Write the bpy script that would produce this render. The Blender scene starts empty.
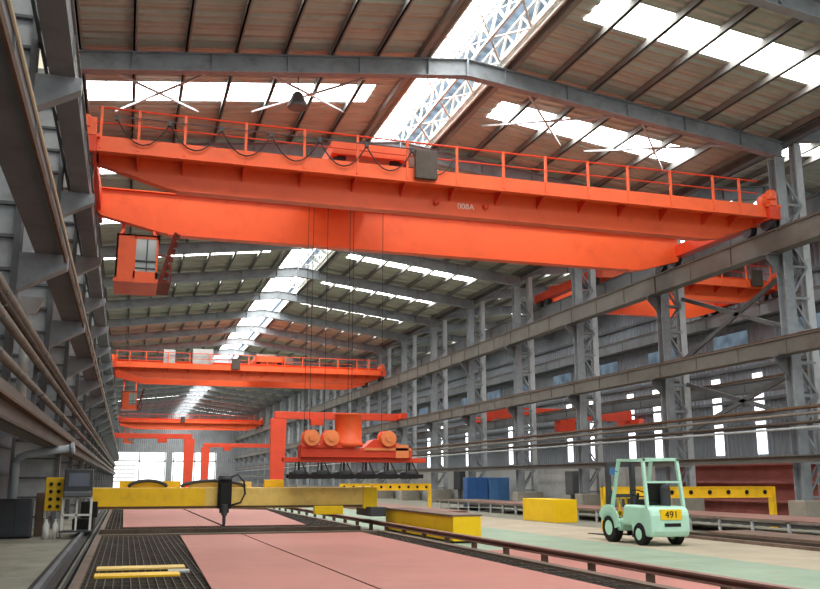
import bpy, math, random
from mathutils import Vector, Matrix
random.seed(7)
S = bpy.context.scene
COL = S.collection
PI = math.pi

# ------------------------------------------------------------------ materials
def lin(c):
    return tuple(((v/255)/12.92 if v/255 <= .04045 else ((v/255+.055)/1.055)**2.4) for v in c) + (1,)

def mat(name, c, rough=.6, metal=0., var=.18, scale=1.5, dirt=None, dirt_amt=.35, spec=.3, bump=0.):
    m = bpy.data.materials.new(name); m.use_nodes = True
    nt = m.node_tree; n = nt.nodes; l = nt.links
    b = n['Principled BSDF']
    b.inputs['Roughness'].default_value = rough
    b.inputs['Metallic'].default_value = metal
    b.inputs['Specular IOR Level'].default_value = spec
    tc = n.new('ShaderNodeTexCoord')
    nz = n.new('ShaderNodeTexNoise'); nz.inputs['Scale'].default_value = scale; nz.inputs['Detail'].default_value = 6
    nz.inputs['Roughness'].default_value = .65
    l.new(tc.outputs['Object'], nz.inputs['Vector'])
    r = n.new('ShaderNodeValToRGB')
    base = lin(c)
    lo = tuple(v*(1-var) for v in base[:3]) + (1,); hi = tuple(min(1, v*(1+var)) for v in base[:3]) + (1,)
    r.color_ramp.elements[0].position = .32; r.color_ramp.elements[0].color = lo
    r.color_ramp.elements[1].position = .68; r.color_ramp.elements[1].color = hi
    l.new(nz.outputs['Fac'], r.inputs['Fac'])
    out = r.outputs['Color']
    if dirt:
        n2 = n.new('ShaderNodeTexNoise'); n2.inputs['Scale'].default_value = scale*2.7; n2.inputs['Detail'].default_value = 8
        n2.inputs['Roughness'].default_value = .7
        l.new(tc.outputs['Object'], n2.inputs['Vector'])
        r2 = n.new('ShaderNodeValToRGB')
        r2.color_ramp.elements[0].position = .5; r2.color_ramp.elements[0].color = (0, 0, 0, 1)
        r2.color_ramp.elements[1].position = .7; r2.color_ramp.elements[1].color = (dirt_amt,)*3 + (1,)
        l.new(n2.outputs['Fac'], r2.inputs['Fac'])
        mx = n.new('ShaderNodeMixRGB'); mx.inputs['Color2'].default_value = lin(dirt)
        l.new(r2.outputs['Color'], mx.inputs['Fac']); l.new(out, mx.inputs['Color1'])
        out = mx.outputs['Color']
    l.new(out, b.inputs['Base Color'])
    if bump:
        bp = n.new('ShaderNodeBump'); bp.inputs['Strength'].default_value = bump; bp.inputs['Distance'].default_value = .02
        l.new(nz.outputs['Fac'], bp.inputs['Height']); l.new(bp.outputs['Normal'], b.inputs['Normal'])
    return m

def glow(name, c, strength, var=.12, scale=.8):
    """translucent daylight panel: glows with the daylight behind it, with faint weathering"""
    m = bpy.data.materials.new(name); m.use_nodes = True
    nt = m.node_tree; n = nt.nodes; l = nt.links
    n.remove(n['Principled BSDF'])
    e = n.new('ShaderNodeEmission'); e.inputs['Strength'].default_value = strength
    tc = n.new('ShaderNodeTexCoord'); nz = n.new('ShaderNodeTexNoise'); nz.inputs['Scale'].default_value = scale
    nz.inputs['Detail'].default_value = 5
    l.new(tc.outputs['Object'], nz.inputs['Vector'])
    r = n.new('ShaderNodeValToRGB'); b = lin(c)
    r.color_ramp.elements[0].position = .35; r.color_ramp.elements[0].color = tuple(v*(1-var) for v in b[:3]) + (1,)
    r.color_ramp.elements[1].position = .6; r.color_ramp.elements[1].color = b
    l.new(nz.outputs['Fac'], r.inputs['Fac']); l.new(r.outputs['Color'], e.inputs['Color'])
    l.new(e.outputs[0], n['Material Output'].inputs['Surface'])
    return m

def corrugated(name, c, period, axis, dirt, var=.15):
    """profiled sheet: ribs as a bump + faint dust in the troughs"""
    m = mat(name, c, .65, 0, var, .35, dirt, .5)
    nt = m.node_tree; n = nt.nodes; l = nt.links; b = n['Principled BSDF']
    tc = n.new('ShaderNodeTexCoord'); sx = n.new('ShaderNodeSeparateXYZ')
    l.new(tc.outputs['Object'], sx.inputs[0])
    mu = n.new('ShaderNodeMath'); mu.operation = 'MULTIPLY'; mu.inputs[1].default_value = 2*PI/period
    l.new(sx.outputs[axis], mu.inputs[0])
    si = n.new('ShaderNodeMath'); si.operation = 'SINE'; l.new(mu.outputs[0], si.inputs[0])
    bp = n.new('ShaderNodeBump'); bp.inputs['Strength'].default_value = 1; bp.inputs['Distance'].default_value = .035
    l.new(si.outputs[0], bp.inputs['Height']); l.new(bp.outputs['Normal'], b.inputs['Normal'])
    return m

M = {}
M['steel'] = mat('grey_steel_paint', (142, 148, 153), .55, 0, .2, .8, (92, 82, 72), .45)
M['steel_l'] = mat('light_grey_steel_paint', (186, 191, 194), .55, 0, .15, .8, (110, 102, 92), .4)
M['steel_d'] = mat('dark_grey_steel_paint', (104, 107, 110), .6, 0, .2, .8, (70, 60, 50), .4)
M['girder'] = mat('runway_girder_paint', (104, 101, 95), .6, 0, .14, .5, (88, 72, 58), .6)
M['girder_l'] = mat('runway_girder_shaded_paint', (116, 119, 122), .6, 0, .13, .5, (80, 66, 52), .4)  # lighter, cooler grey paint of the left and side bay girders
M['rust'] = mat('rusty_rail_steel', (98, 74, 56), .75, 0, .3, 2.5, (60, 44, 34), .5)
M['pipe'] = mat('dusty_pipe', (130, 122, 113), .6, 0, .25, 1.5, (90, 66, 50), .5)
M['pipe_d'] = mat('dark_pipe', (80, 70, 62), .6, 0, .25, 1.5, (50, 40, 34), .5)
M['orange'] = mat('orange_crane_paint', (240, 98, 48), .42, 0, .07, .5, (190, 62, 30), .3, .4)
M['orange_d'] = mat('red_orange_crane_paint', (220, 72, 42), .5, 0, .1, .6, (150, 44, 26), .3)
M['redbrown'] = mat('dark_red_ladder_paint', (120, 48, 34), .6, 0, .15, 1.)
M['orange_far'] = mat('red_crane_paint', (222, 78, 52), .5, 0, .1, .6, (180, 70, 50), .3)
M['yellow'] = mat('yellow_machine_paint', (250, 200, 38), .45, 0, .08, 1.2, (180, 130, 50), .35)
M['yellow_p'] = mat('faded_yellow_paint', (236, 202, 112), .5, 0, .1, 1.5, (190, 150, 90), .4)
M['yellow_o'] = mat('light_orange_paint', (240, 140, 84), .5, 0, .12, 2.)
M['yellow_b'] = mat('bright_yellow_paint', (252, 206, 24), .45, 0, .06, 1., (206, 150, 30), .3)
M['roof'] = corrugated('roof_sheet', (180, 186, 175), .36, 1, (158, 152, 142))
M['wallsheet'] = corrugated('wall_sheet', (138, 144, 152), .4, 1, (122, 128, 136))
M['wallx'] = corrugated('end_wall_sheet', (150, 154, 158), .4, 0, (120, 124, 130))
M['cream'] = mat('cream_sheet', (226, 216, 190), .7, 0, .08, .6)
M['purlin'] = mat('purlin_steel', (136, 136, 132), .65, 0, .15, .8)
M['sky_w'] = glow('rooflight_sheet', (255, 255, 252), 11.0)
M['sky_b'] = glow('rooflight_clear_sheet', (182, 204, 224), .85, .6, 2.2)
M['eave'] = glow('eave_rooflight_sheet', (232, 222, 194), 1.1, .15, .6)  # cream eave roof sheet, its brightly lit look put in as glow
M['clere'] = glow('clerestory_glass', (150, 172, 190), .42, .5, .9)
M['win'] = glow('window_strip_sheet', (245, 250, 255), 3.2)
M['door'] = glow('bright_door_daylight', (250, 252, 255), 2.6, .05)
M['white'] = mat('white_painted_steel', (226, 226, 220), .5, 0, .06, 1.5)
M['floor'] = mat('dusty_concrete', (138, 137, 124), .8, 0, .2, .5, (96, 92, 82), .5, .2, .2)
M['floor_g'] = mat('green_floor_paint', (142, 162, 142), .7, 0, .14, .7, (150, 146, 130), .5)
M['floor_c'] = mat('pale_dust_floor', (176, 166, 146), .85, 0, .12, .7, (170, 156, 138), .5)
M['plate'] = mat('primed_pink_plate', (174, 118, 108), .7, 0, .09, .4, (186, 128, 112), .4)
M['plate_b'] = mat('primed_brown_plate', (150, 114, 104), .7, 0, .12, .5, (120, 90, 80), .4)
M['slat'] = mat('burnt_slats', (92, 86, 80), .75, 0, .3, 2.5, (96, 82, 66), .5)
M['frame_b'] = mat('table_frame_steel', (112, 96, 84), .7, 0, .2, 1.5, (70, 60, 52), .5)
M['black'] = mat('black_steel', (26, 25, 25), .6, 0, .2, 2)
M['dark'] = mat('dark_grey_box', (66, 68, 72), .5, 0, .15, 1.5)
M['rubber'] = mat('tyre_rubber', (28, 28, 28), .85, 0, .2, 3)
M['mint'] = mat('mint_green_paint', (190, 236, 216), .4, 0, .05, 1.5, (150, 200, 178), .25, .4)
M['blue'] = mat('blue_cabinet_paint', (50, 92, 150), .5, 0, .1, 1.5)
M['blue_l'] = mat('lighter_blue_cabinet_paint', (70, 116, 166), .5, 0, .1, 1.5)
M['boxgrey'] = mat('pale_grey_box', (186, 188, 186), .6, 0, .1, 1.2, (130, 126, 118), .35)
M['concrete'] = mat('pedestal_concrete', (158, 152, 140), .85, 0, .12, 1.2, (120, 112, 100), .4)
M['redstack'] = mat('red_primer', (172, 104, 96), .75, 0, .15, .7, (130, 70, 60), .4)
M['brown'] = mat('brown_steel', (124, 104, 92), .75, 0, .25, 1.4, (70, 56, 48), .5)
M['rope'] = mat('wire_rope', (52, 46, 44), .6, 0, .1, 4)
M['glass'] = mat('cab_glass', (150, 160, 158), .1, 0, .1, 1, spec=.6)
M['screen'] = mat('screen_grey', (98, 104, 116), .25, 0, .12, 3, spec=.5)
M['text_w'] = mat('white_lettering', (240, 220, 210), .6, 0, .02)
M['text_k'] = mat('black_lettering', (30, 24, 10), .6, 0, .02)
M['duct'] = mat('pale_duct', (168, 178, 184), .45, 0, .1, 1.4)

# ------------------------------------------------------------------ mesh builder
class MB:
    def __init__(s): s.v = []; s.f = []
    def add(s, vs, fs):
        o = len(s.v); s.v += [tuple(v) for v in vs]; s.f += [tuple(i+o for i in f) for f in fs]; return s
    def box(s, x0, x1, y0, y1, z0, z1):
        return s.add([(x0,y0,z0),(x1,y0,z0),(x1,y1,z0),(x0,y1,z0),(x0,y0,z1),(x1,y0,z1),(x1,y1,z1),(x0,y1,z1)],
                     [(0,3,2,1),(4,5,6,7),(0,1,5,4),(1,2,6,5),(2,3,7,6),(3,0,4,7)])
    def bar(s, p, q, w, h, up=(0,0,1)):
        p = Vector(p); q = Vector(q); d = (q-p).normalized(); u = Vector(up)
        if abs(d.dot(u)) > .98: u = Vector((0,1,0))
        r = d.cross(u).normalized()*w/2; u = r.cross(d).normalized()*h/2
        vs = [p-r-u,p+r-u,p+r+u,p-r+u,q-r-u,q+r-u,q+r+u,q-r+u]
        return s.add(vs, [(0,1,2,3),(7,6,5,4),(0,4,5,1),(1,5,6,2),(2,6,7,3),(3,7,4,0)])
    def tube(s, pts, r, n=10, cap=True):
        pts = [Vector(p) for p in pts]; rings = []
        for i, p in enumerate(pts):
            a = pts[max(i-1,0)]; b = pts[min(i+1,len(pts)-1)]; d = (b-a).normalized()
            u = Vector((0,0,1)) if abs(d.z) < .9 else Vector((0,1,0))
            x = d.cross(u).normalized(); y = x.cross(d).normalized()
            rings.append([p+x*r*math.cos(2*PI*k/n)+y*r*math.sin(2*PI*k/n) for k in range(n)])
        vs = [v for ring in rings for v in ring]; fs = []
        for i in range(len(pts)-1):
            for k in range(n):
                fs.append((i*n+k, i*n+(k+1)%n, (i+1)*n+(k+1)%n, (i+1)*n+k))
        if cap: fs += [tuple(range(n-1,-1,-1)), tuple((len(pts)-1)*n+k for k in range(n))]
        return s.add(vs, fs)
    def lathe(s, c, axis, prof, n=24):
        """prof: list of (radius, distance along axis)"""
        c = Vector(c); a = Vector(axis).normalized(); u = Vector((0,0,1)) if abs(a.z) < .9 else Vector((1,0,0))
        x = a.cross(u).normalized(); y = a.cross(x); vs = []
        for r, t in prof:
            vs += [c+a*t+x*r*math.cos(2*PI*k/n)+y*r*math.sin(2*PI*k/n) for k in range(n)]
        fs = [(i*n+k, i*n+(k+1)%n, (i+1)*n+(k+1)%n, (i+1)*n+k) for i in range(len(prof)-1) for k in range(n)]
        fs += [tuple(range(n-1,-1,-1)), tuple((len(prof)-1)*n+k for k in range(n))]
        return s.add(vs, fs)
    def prism(s, poly, axis, a, b):
        """poly: 2D outline; axis 'y': (x,z) extruded along y; 'x': (y,z) along x; 'z': (x,y) along z"""
        def P(u, w, t): return {'y': (u,t,w), 'x': (t,u,w), 'z': (u,w,t)}[axis]
        n = len(poly)
        vs = [P(u,w,a) for u,w in poly] + [P(u,w,b) for u,w in poly]
        fs = [tuple(range(n)), tuple(range(2*n-1,n-1,-1))] + [(i,i+n,(i+1)%n+n,(i+1)%n) for i in range(n)]
        return s.add(vs, fs)
    def ibeam_y(s, x, y0, y1, z0, z1, w, tf=.03, tw=.02):
        s.box(x-w/2, x+w/2, y0, y1, z0, z0+tf); s.box(x-w/2, x+w/2, y0, y1, z1-tf, z1)
        return s.box(x-tw/2, x+tw/2, y0, y1, z0+tf, z1-tf)
    def build(s, name, m, parent=None, bevel=0, smooth=False):
        me = bpy.data.meshes.new(name); me.from_pydata(s.v, [], s.f); me.update()
        import bmesh
        bm = bmesh.new(); bm.from_mesh(me); bmesh.ops.recalc_face_normals(bm, faces=bm.faces); bm.to_mesh(me); bm.free()
        me.materials.append(m)
        if smooth:
            for p in me.polygons: p.use_smooth = len(p.vertices) == 4
        o = bpy.data.objects.new(name, me); COL.objects.link(o)
        if parent: o.parent = parent
        if bevel:
            b = o.modifiers.new('bevel', 'BEVEL'); b.width = bevel; b.segments = 3; b.limit_method = 'ANGLE'
        return o

def tag(o, label, cat, group=None):
    o['label'] = label; o['category'] = cat
    if group: o['group'] = group
    return o
def thing(name, label, cat, loc=(0,0,0), rz=0, group=None):
    o = bpy.data.objects.new(name, None); COL.objects.link(o); o.location = loc; o.rotation_euler = (0,0,rz)
    o.empty_display_size = .2
    return tag(o, label, cat, group)
def struct(o): o['kind'] = 'structure'; return o
def copy_tree(o, loc=None, label=None, group=None, parent=None, skip=()):
    c = o.copy(); COL.objects.link(c)
    if parent: c.parent = parent
    if loc is not None: c.location = loc
    if label: c['label'] = label
    if group: c['group'] = group
    for ch in list(o.children):
        if ch.name.split('.')[0] in skip: continue
        copy_tree(ch, parent=c, skip=skip)
    return c
ORD = ['nearest','second','third','fourth','fifth','sixth','seventh','eighth','ninth','tenth','eleventh','twelfth','thirteenth',
       'fourteenth','fifteenth','sixteenth','seventeenth','eighteenth','nineteenth','twentieth','twenty-first','twenty-second','twenty-third','twenty-fourth']
def nth(i): return 'nearest' if i == 0 else ORD[i] + ' nearest'

def text_mesh(name, txt, size, m, parent, loc, rot, squeeze=1):
    cu = bpy.data.curves.new(name, 'FONT'); cu.body = txt; cu.size = size; cu.align_x = 'CENTER'; cu.align_y = 'CENTER'; cu.extrude = .004
    t = bpy.data.objects.new(name+'_curve', cu); COL.objects.link(t)
    dg = bpy.context.evaluated_depsgraph_get(); dg.update()
    me = bpy.data.meshes.new_from_object(t.evaluated_get(dg)); bpy.data.objects.remove(t)
    me.materials.clear(); me.materials.append(m)
    o = bpy.data.objects.new(name, me); COL.objects.link(o); o.parent = parent; o.location = loc; o.rotation_euler = rot
    o.scale = (squeeze, 1, 1)
    return o

# ------------------------------------------------------------------ layout constants (metres)
Y0, Y1 = -8., 185.          # hall length modelled
PITCH = 7.5
FR = [17.5 + PITCH*k for k in range(23)]     # frame lines, 17.5 .. 182.5
XL, XR = -1.5, 20.7         # crane rail lines
CA, CB = 9.6, 28.0          # ridge lines of the two bays
SL = .122
def zs(x, c): return 14.88 - SL*abs(x-c)      # underside of roof sheet

# ------------------------------------------------------------------ setting: floor, walls, roof
struct(MB().box(-6, 36, Y0, Y1+6, -.3, 0).build('floor', M['floor']))
struct(MB().box(7.75, 11.6, Y0, 120, 0, .006).build('trim_1', M['floor_g']))
struct(MB().box(11.6, 14.9, Y0, 140, 0, .007).build('trim_2', M['floor_c']))
struct(MB().box(7.6, 9.2, Y0, 19.5, .006, .012).build('trim_3', M['plate']))
struct(MB().box(-4.0, -3.9, Y0, Y1, 0, 13.2).build('wall_left', M['wallsheet']))
g = MB()
for k in range(14): g.box(-3.9, -3.82, Y0, Y1, .8+.9*k, .88+.9*k)
struct(g.build('trim_4', M['steel_d']))
struct(MB().box(34.5, 34.6, Y0, Y1, 0, 14.1).build('wall_right', M['wallsheet']))
# end wall with two big bright doorways in the main bay
w = MB(); 
for x0, x1, z0, z1 in ((-4,-2.6,0,13.2),(-2.6,20.5,6.8,16.2),(7.4,8.6,0,6.8),(17,20.5,0,6.8),(20.5,34.6,0,16.2)):
    w.box(x0, x1, Y1, Y1+.2, z0, z1)
struct(w.build('wall_end', M['wallx']))
n_win = [0]
def window(mb, m):
    n_win[0] += 1; return struct(mb.build('window_%d' % n_win[0], m))
for d, (x0, x1) in enumerate(((-2.6, 7.4), (8.6, 17))):
    dd = struct(MB().box(x0, x1, Y1+.1, Y1+.14, 0, 6.8).build('door_%d' % (d+1), M['door']))
    fr = MB()
    fr.box(x0, x1, Y1-.02, Y1+.08, 5.0, 5.3)
    for xx in (x0+.1, (x0+x1)/2-.1, x1-.3): fr.box(xx, xx+.25, Y1-.02, Y1+.08, 0, 6.8)
    if d == 0:
        for k in range(5): fr.box(x0+.4, x0+4.4, Y1-.02, Y1+.06, 1.2+.75*k, 1.42+.75*k)
    fr.build('door_frame', M['boxgrey'], dd)

# roof: profiled sheet with openings for the transverse rooflights and the ridge rooflight
BANDS = [(12.5+PITCH*k, 14.0+PITCH*k) for k in range(-2, 23)]
def roof(c, xe0, xe1, name, ridge=True):
    s = MB()
    ys = []
    prev = Y0
    for a, b in BANDS: ys.append((prev, a)); prev = b
    ys.append((prev, Y1))
    per = .5
    for sx, xe in ((-1, xe0), (1, xe1)):
        xi = c + sx*(1.2 if ridge else 0)
        # pieces with no rooflight: near the ridge and near the eave, full length
        xb0 = c + sx*(2.3 if ridge else .6); xb1 = c + sx*(abs(xe-c) - (1.9 if xe > -3 else 2.1))
        def strip(xa, xb, ya, yb):
            n = max(1, int((yb-ya)/per)); st = (yb-ya)/n
            vs = []; fs = []
            for i in range(n):
                y = ya + i*st
                for t, dz in ((0,0),(.32,0),(.42,.045),(.9,.045),(1.0,0)):
                    vs += [(xa, y+t*st, zs(xa,c)+dz), (xb, y+t*st, zs(xb,c)+dz)]
            for i in range(len(vs)//2-1): fs.append((2*i, 2*i+1, 2*i+3, 2*i+2))
            s.add(vs, fs)
        strip(xi, xb0, Y0, Y1); strip(xb1, xe, Y0, Y1)
        for ya, yb in ys: strip(xb0, xb1, ya, yb)
        for ya, yb in BANDS:
            q = MB().add([(xb0,ya,zs(xb0,c)+.02),(xb1,ya,zs(xb1,c)+.02),(xb1,yb,zs(xb1,c)+.02),(xb0,yb,zs(xb0,c)+.02)], [(0,1,2,3)])
            window(q, M['sky_w'])
    o = struct(s.build(name, M['roof']))
    if not ridge: return o
    # ridge rooflight: upstands, glazed gable
    z = zs(c+1.2, c)
    u = MB(); u.box(c-1.26, c-1.2, Y0, Y1, z-.22, z+.75); u.box(c+1.2, c+1.26, Y0, Y1, z-.22, z+.25)
    struct(u.build('trim_%d' % (11 if c == CA else 21), M['white']))
    window(MB().add([(c-1.26,Y0,z+.75),(c,Y0,z+1.05),(c,Y1,z+1.05),(c-1.26,Y1,z+.75)], [(0,1,2,3)]), M['sky_w'])
    zq = z+1.05-.3*.3/1.26
    window(MB().add([(c+.3,Y0,zq),(c,Y0,z+1.05),(c,Y1,z+1.05),(c+.3,Y1,zq)], [(0,1,2,3)]), M['sky_w'])
    for ya, yb, mm in ((Y0, 60, 'sky_b'), (60, Y1, 'sky_w')): window(MB().add([(c+1.26,ya,z+.75),(c+.3,ya,zq),(c+.3,yb,zq),(c+1.26,yb,z+.75)], [(0,1,2,3)]), M[mm])
    window(MB().add([(c+1.26,Y0,z+.25),(c+1.26,Y1,z+.25),(c+1.26,Y1,z+.75),(c+1.26,Y0,z+.75)], [(0,1,2,3)]), M['sky_b'])
    return o
roof(CA, -4.0, 21.55, 'ceiling')
roof(CB, 21.55, 34.5, 'ceiling', False)
struct(MB().box(21.4, 21.7, Y0, Y1, zs(21.55,CA)-.3, zs(21.55,CB)-.02).build('trim_30', M['steel_d']))     # valley gutter
window(MB().add([(-3.88,Y0,zs(-3.88,CA)-.03),(-2.2,Y0,zs(-2.2,CA)-.03),(-2.2,Y1,zs(-2.2,CA)-.03),(-3.88,Y1,zs(-3.88,CA)-.03)], [(0,1,2,3)]), M['eave'])  # no real window: eave sheet with added glow to look brightly lit

# purlins
tn = [40]
for c, xe0, xe1 in ((CA, -3.4, 21.1), (CB, 22.3, 33.9)):
    for sx, xe in ((-1, xe0), (1, xe1)):
        x = c + sx*1.55; step = 1.42
        first = True
        while (x-xe)*sx <= 0:
            w_ = .16 if first else .055
            tn[0] += 1
            b = MB(); z = zs(x, c)
            b.box(x-w_/2, x+w_/2, Y0, Y1, z-.24, z-.005)
            if not first: b.box(x-w_/2, x+w_/2+.05, Y0, Y1, z-.24, z-.225)
            struct(b.build('trim_%d' % tn[0], M['purlin']))
            x += sx*step; first = False

# lattice trusses in the ridge rooflight (white bars)
def ridge_lattice(c):
    b = MB(); z = zs(c+1.2, c); ye = 62
    for off, zz, w in ((.3, z+.45, .07), (1.12, z+.3, .07)):
        b.box(c+off-.04, c+off+.04, Y0, ye, zz+.3, zz+.38); b.box(c+off-.04, c+off+.04, Y0, ye, zz-.4, zz-.32)
        y = Y0+.5
        while y < 62:
            b.bar((c+off, y, zz-.35), (c+off, y+.6, zz+.33), w, w); b.bar((c+off, y+.6, zz+.33), (c+off, y+1.2, zz-.35), w, w)
            y += 1.2
    y = Y0+.5
    while y < 62:
        b.bar((c+.3, y, z+.08), (c+1.12, y+1.2, z-.05), .06, .05); b.bar((c+1.12, y+1.2, z-.05), (c+.3, y+2.4, z+.08), .06, .05)
        if y < 62: b.bar((c-1.2, y, z+.05), (c+.3, y+2.4, z+.1), .04, .04); b.bar((c-1.2, y+2.4, z+.05), (c+.3, y, z+.1), .04, .04)
        y += 2.4
    return b
rl = ridge_lattice(CA).build('ridge_lattice', M['white'])
tag(rl, 'white zigzag lattice trusses running inside the long bright ridge rooflight above the main bay', 'roof truss')

# ------------------------------------------------------------------ rafters
def rafter_mb(c, x0, x1):
    b = MB()
    for xe in (x0, x1):
        s_ = 1 if xe > c else -1
        def pt(x, off): return (x, 0, zs(x, c)+off)
        tf, tw, wd = .03, .03, .3
        for o_, hh, ww in ((-.795, tf, wd), (-.245, tf, wd)):
            b.bar(pt(c, o_), pt(xe, o_), ww, hh)
        b.bar(pt(c, -.52), pt(xe, -.52), tw, .55)
        n = int(abs(xe-c)/2.2)
        for k in range(n+1):
            x = c + s_*(1.3+k*2.2)
            if (x-xe)*s_ > 0: break
            z = zs(x, c)
            b.box(x-.012, x+.012, -.13, .13, z-.79, z-.25)
    b.box(c-.03, c+.03, -.16, .16, 14.04, 14.66)
    return b
rA = rafter_mb(CA, -2.07, 21.45).build('roof_rafter', M['steel'])
rB = rafter_mb(CB, 22.2, 34.4).build('roof_rafter', M['steel'])
for i, Y in enumerate(FR):
    a = rA if i == 0 else rA.copy(); b = rB if i == 0 else rB.copy()
    if i: COL.objects.link(a); COL.objects.link(b)
    a.location.y = Y; b.location.y = Y
    tag(a, 'grey steel rafter of the main bay, %s to the camera' % nth(i), 'rafter', 'main bay rafters')
    tag(b, 'grey steel rafter of the side bay beyond, %s to the camera' % nth(i), 'rafter', 'side bay rafters')

# roof cross bracing, pale tie rods in the bay behind the big crane
k = 0
for i, (xa, xb) in enumerate(((-1.0, 1.6), (3.4, 6.6), (11.8, 15.0), (16.0, 19.4))):
    for (p, q) in (((xa, 25.2), (xb, 29.3)), ((xb, 25.2), (xa, 29.3))):
        o = MB().bar((p[0], p[1], zs(p[0],CA)-.72), (q[0], q[1], zs(q[0],CA)-.25), .06, .06).build('tie_rod', M['steel_l'])
        tag(o, 'thin pale roof tie rod above the big crane, %s from the left' % ['first','second','third','fourth','fifth','sixth','seventh','eighth'][k], 'tie rod', 'roof tie rods'); k += 1
hb = MB(); hb.lathe((4.5, 26.6, 13.05), (0,0,1), [(.12,.5),(.16,.45),(.3,.1),(.32,0),(.28,-.02)]); hb.tube([(4.5,26.6,13.5),(4.5,26.6,14.245)], .02, 6)
tag(hb.build('bay_lamp', M['steel_d'], smooth=True), 'dark bell-shaped bay lamp hanging under the roof above the crane handrail', 'lamp')

# ------------------------------------------------------------------ columns
def lacing(b, xa, xb, z0, z1, st, w=.07, y=0):
    z = z0; s_ = 0
    while z + st <= z1+.01:
        p = (xa, y, z) if s_ == 0 else (xb, y, z); q = (xb, y, z+st) if s_ == 0 else (xa, y, z+st)
        b.bar(p, q, w, .03, (0,1,0)); b.bar((xa,y,z), (xb,y,z), w, .03, (0,1,0))
        z += st; s_ ^= 1
cr = thing('lattice_column', '', 'column', (0, 0, 0))
fl = MB(); fl.box(20.95, 21.33, -.2, -.16, .9, 12.6).box(20.95, 21.33, .16, .2, .9, 12.6).box(21.12, 21.16, -.16, .16, .9, 12.6)
fl.build('front_leg', M['steel'], cr)
fl = MB(); fl.box(21.85, 22.13, -.15, -.12, .9, 13.2).box(21.85, 22.13, .12, .15, .9, 13.2).box(21.97, 22.0, -.12, .12, .9, 13.2)
fl.build('rear_leg', M['steel_l'], cr)
lb = MB(); lacing(lb, 21.2, 21.95, 1.0, 12.2, 1.1, .08, -.14); lacing(lb, 21.2, 21.95, 1.0, 12.2, 1.1, .08, .14); lb.build('lacing_bars', M['steel'], cr)
bk = MB()
for zt in (9.12, 5.62):
    bk.prism([(20.42, zt), (20.95, zt), (20.95, zt-.75), (20.42, zt-.22)], 'y', -.02, .02); bk.box(20.42, 20.95, -.18, .18, zt-.04, zt)
bk.build('girder_bracket', M['steel_d'], cr)
MB().box(20.8, 22.3, -.4, .4, 0, .9).build('concrete_pedestal', M['concrete'], cr, .03)
ci = 0
for i, Y in enumerate(FR):
    if i == 0: continue
    lab = 'grey lattice column in the right row, %s to the camera' % nth(ci)
    if ci == 0: cr.location = (0, Y, 0); cr['label'] = lab; cr['group'] = 'right row columns'
    else: copy_tree(cr, (0, Y, 0), lab, 'right row columns')
    ci += 1
# left columns: wide plate columns with stiffeners
def left_column(z0):
    c = thing('plate_column', '', 'column')
    MB().box(-2.2, -2.08, -.17, .17, z0, 12.6).build('front_flange', M['steel_d'], c)
    MB().box(-3.6, -3.5, -.17, .17, z0, 12.6).build('rear_flange', M['steel_d'], c)
    MB().box(-3.5, -2.2, -.02, .02, z0, 12.6).build('web_plate', M['steel_l'], c)
    b = MB(); z = z0+.35
    while z < 12.4:
        if not (6.9 < z < 8.6): b.box(-3.5, -2.2, -.14, .14, z, z+.06)
        z += .62
    b.build('stiffener_ribs', M['steel_d'], c)
    b = MB()
    for zt in (9.12, 5.62):
        b.prism([(-2.08, zt-.7), (-2.08, zt), (-1.25, zt), (-1.25, zt-.24)], 'y', -.16, .16)
    b.build('girder_bracket', M['steel'], c)
    return c
lc1 = left_column(3.06); lc2 = left_column(0)
for i, Y in enumerate(FR):
    lab = 'grey ribbed plate column in the left row, %s to the camera' % nth(i)
    if i == 0: lc1.location = (0, Y, 0); lc1['label'] = lab; lc1['group'] = 'left row columns'
    elif i == 1: copy_tree(lc1, (0, Y, 0), lab, 'left row columns')
    elif i == 2: lc2.location = (0, Y, 0); lc2['label'] = lab; lc2['group'] = 'left row columns'
    else: copy_tree(lc2, (0, Y, 0), lab, 'left row columns')
# cross bracing between the two nearest right columns
k = 0
for z0, z1, nm in ((6.5, 9.0, 'upper'), (3.5, 5.4, 'lower')):
    for a, b in ((0, 1), (1, 0)):
        o = MB().bar((21.95, 25.25, z1 if a else z0), (21.95, 32.25, z0 if a else z1), .1, .16).build('cross_brace', M['steel_d'])
        tag(o, 'dark cross brace %s the two right crane girders, %s' % (
            'between' if nm == 'upper' else 'below', 'higher at the camera end' if a else 'lower at the camera end'), 'brace', 'column cross braces')
# ------------------------------------------------------------------ runway girders
def runway(x, z0, z1, w, m, label, side, rail=True, brk=False):
    t = thing('runway_girder', label, 'crane girder', (x, Y0, z0))
    L = Y1-Y0-.5; h = z1-z0
    b = MB(); b.ibeam_y(0, 0, L, 0, h, w, .03, w-.1); s_ = b; y = 0
    while y < L-.2:
        joint = abs(((y+Y0-17.5) % 7.5)) < .01
        s_.box(-w/2+.015, w/2-.015, y-.01, y+(.1 if joint else .01), .03, h-.03); y += 2.5
    b.build('girder_beam', m, t)
    MB().box(-.06, .06, 0, L, h, h+.1).build('crane_rail', M['rust'], t)
    return t
Y0s = Y0; Y0 = -8.0   # girders start on the frame module
runway(XR, 9.12, 9.86, .46, M['girder'], 'upper right crane runway girder, tall grey-brown I-beam on the column row', 1)
runway(XR, 5.62, 6.16, .46, M['girder'], 'lower right crane runway girder with rusty top, between the column brackets', 1)
runway(-1.6, 9.12, 9.86, .46, M['girder_l'], 'upper left crane runway girder carrying the left end of the big orange crane', -1)
runway(-1.58, 5.62, 6.16, .48, M['girder_l'], 'lower left crane runway girder crossing the top left corner, on brackets', -1)
runway(22.62, 10.6, 11.3, .4, M['girder_l'], 'crane runway girder of the side bay, behind the right column row', 1)
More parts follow.
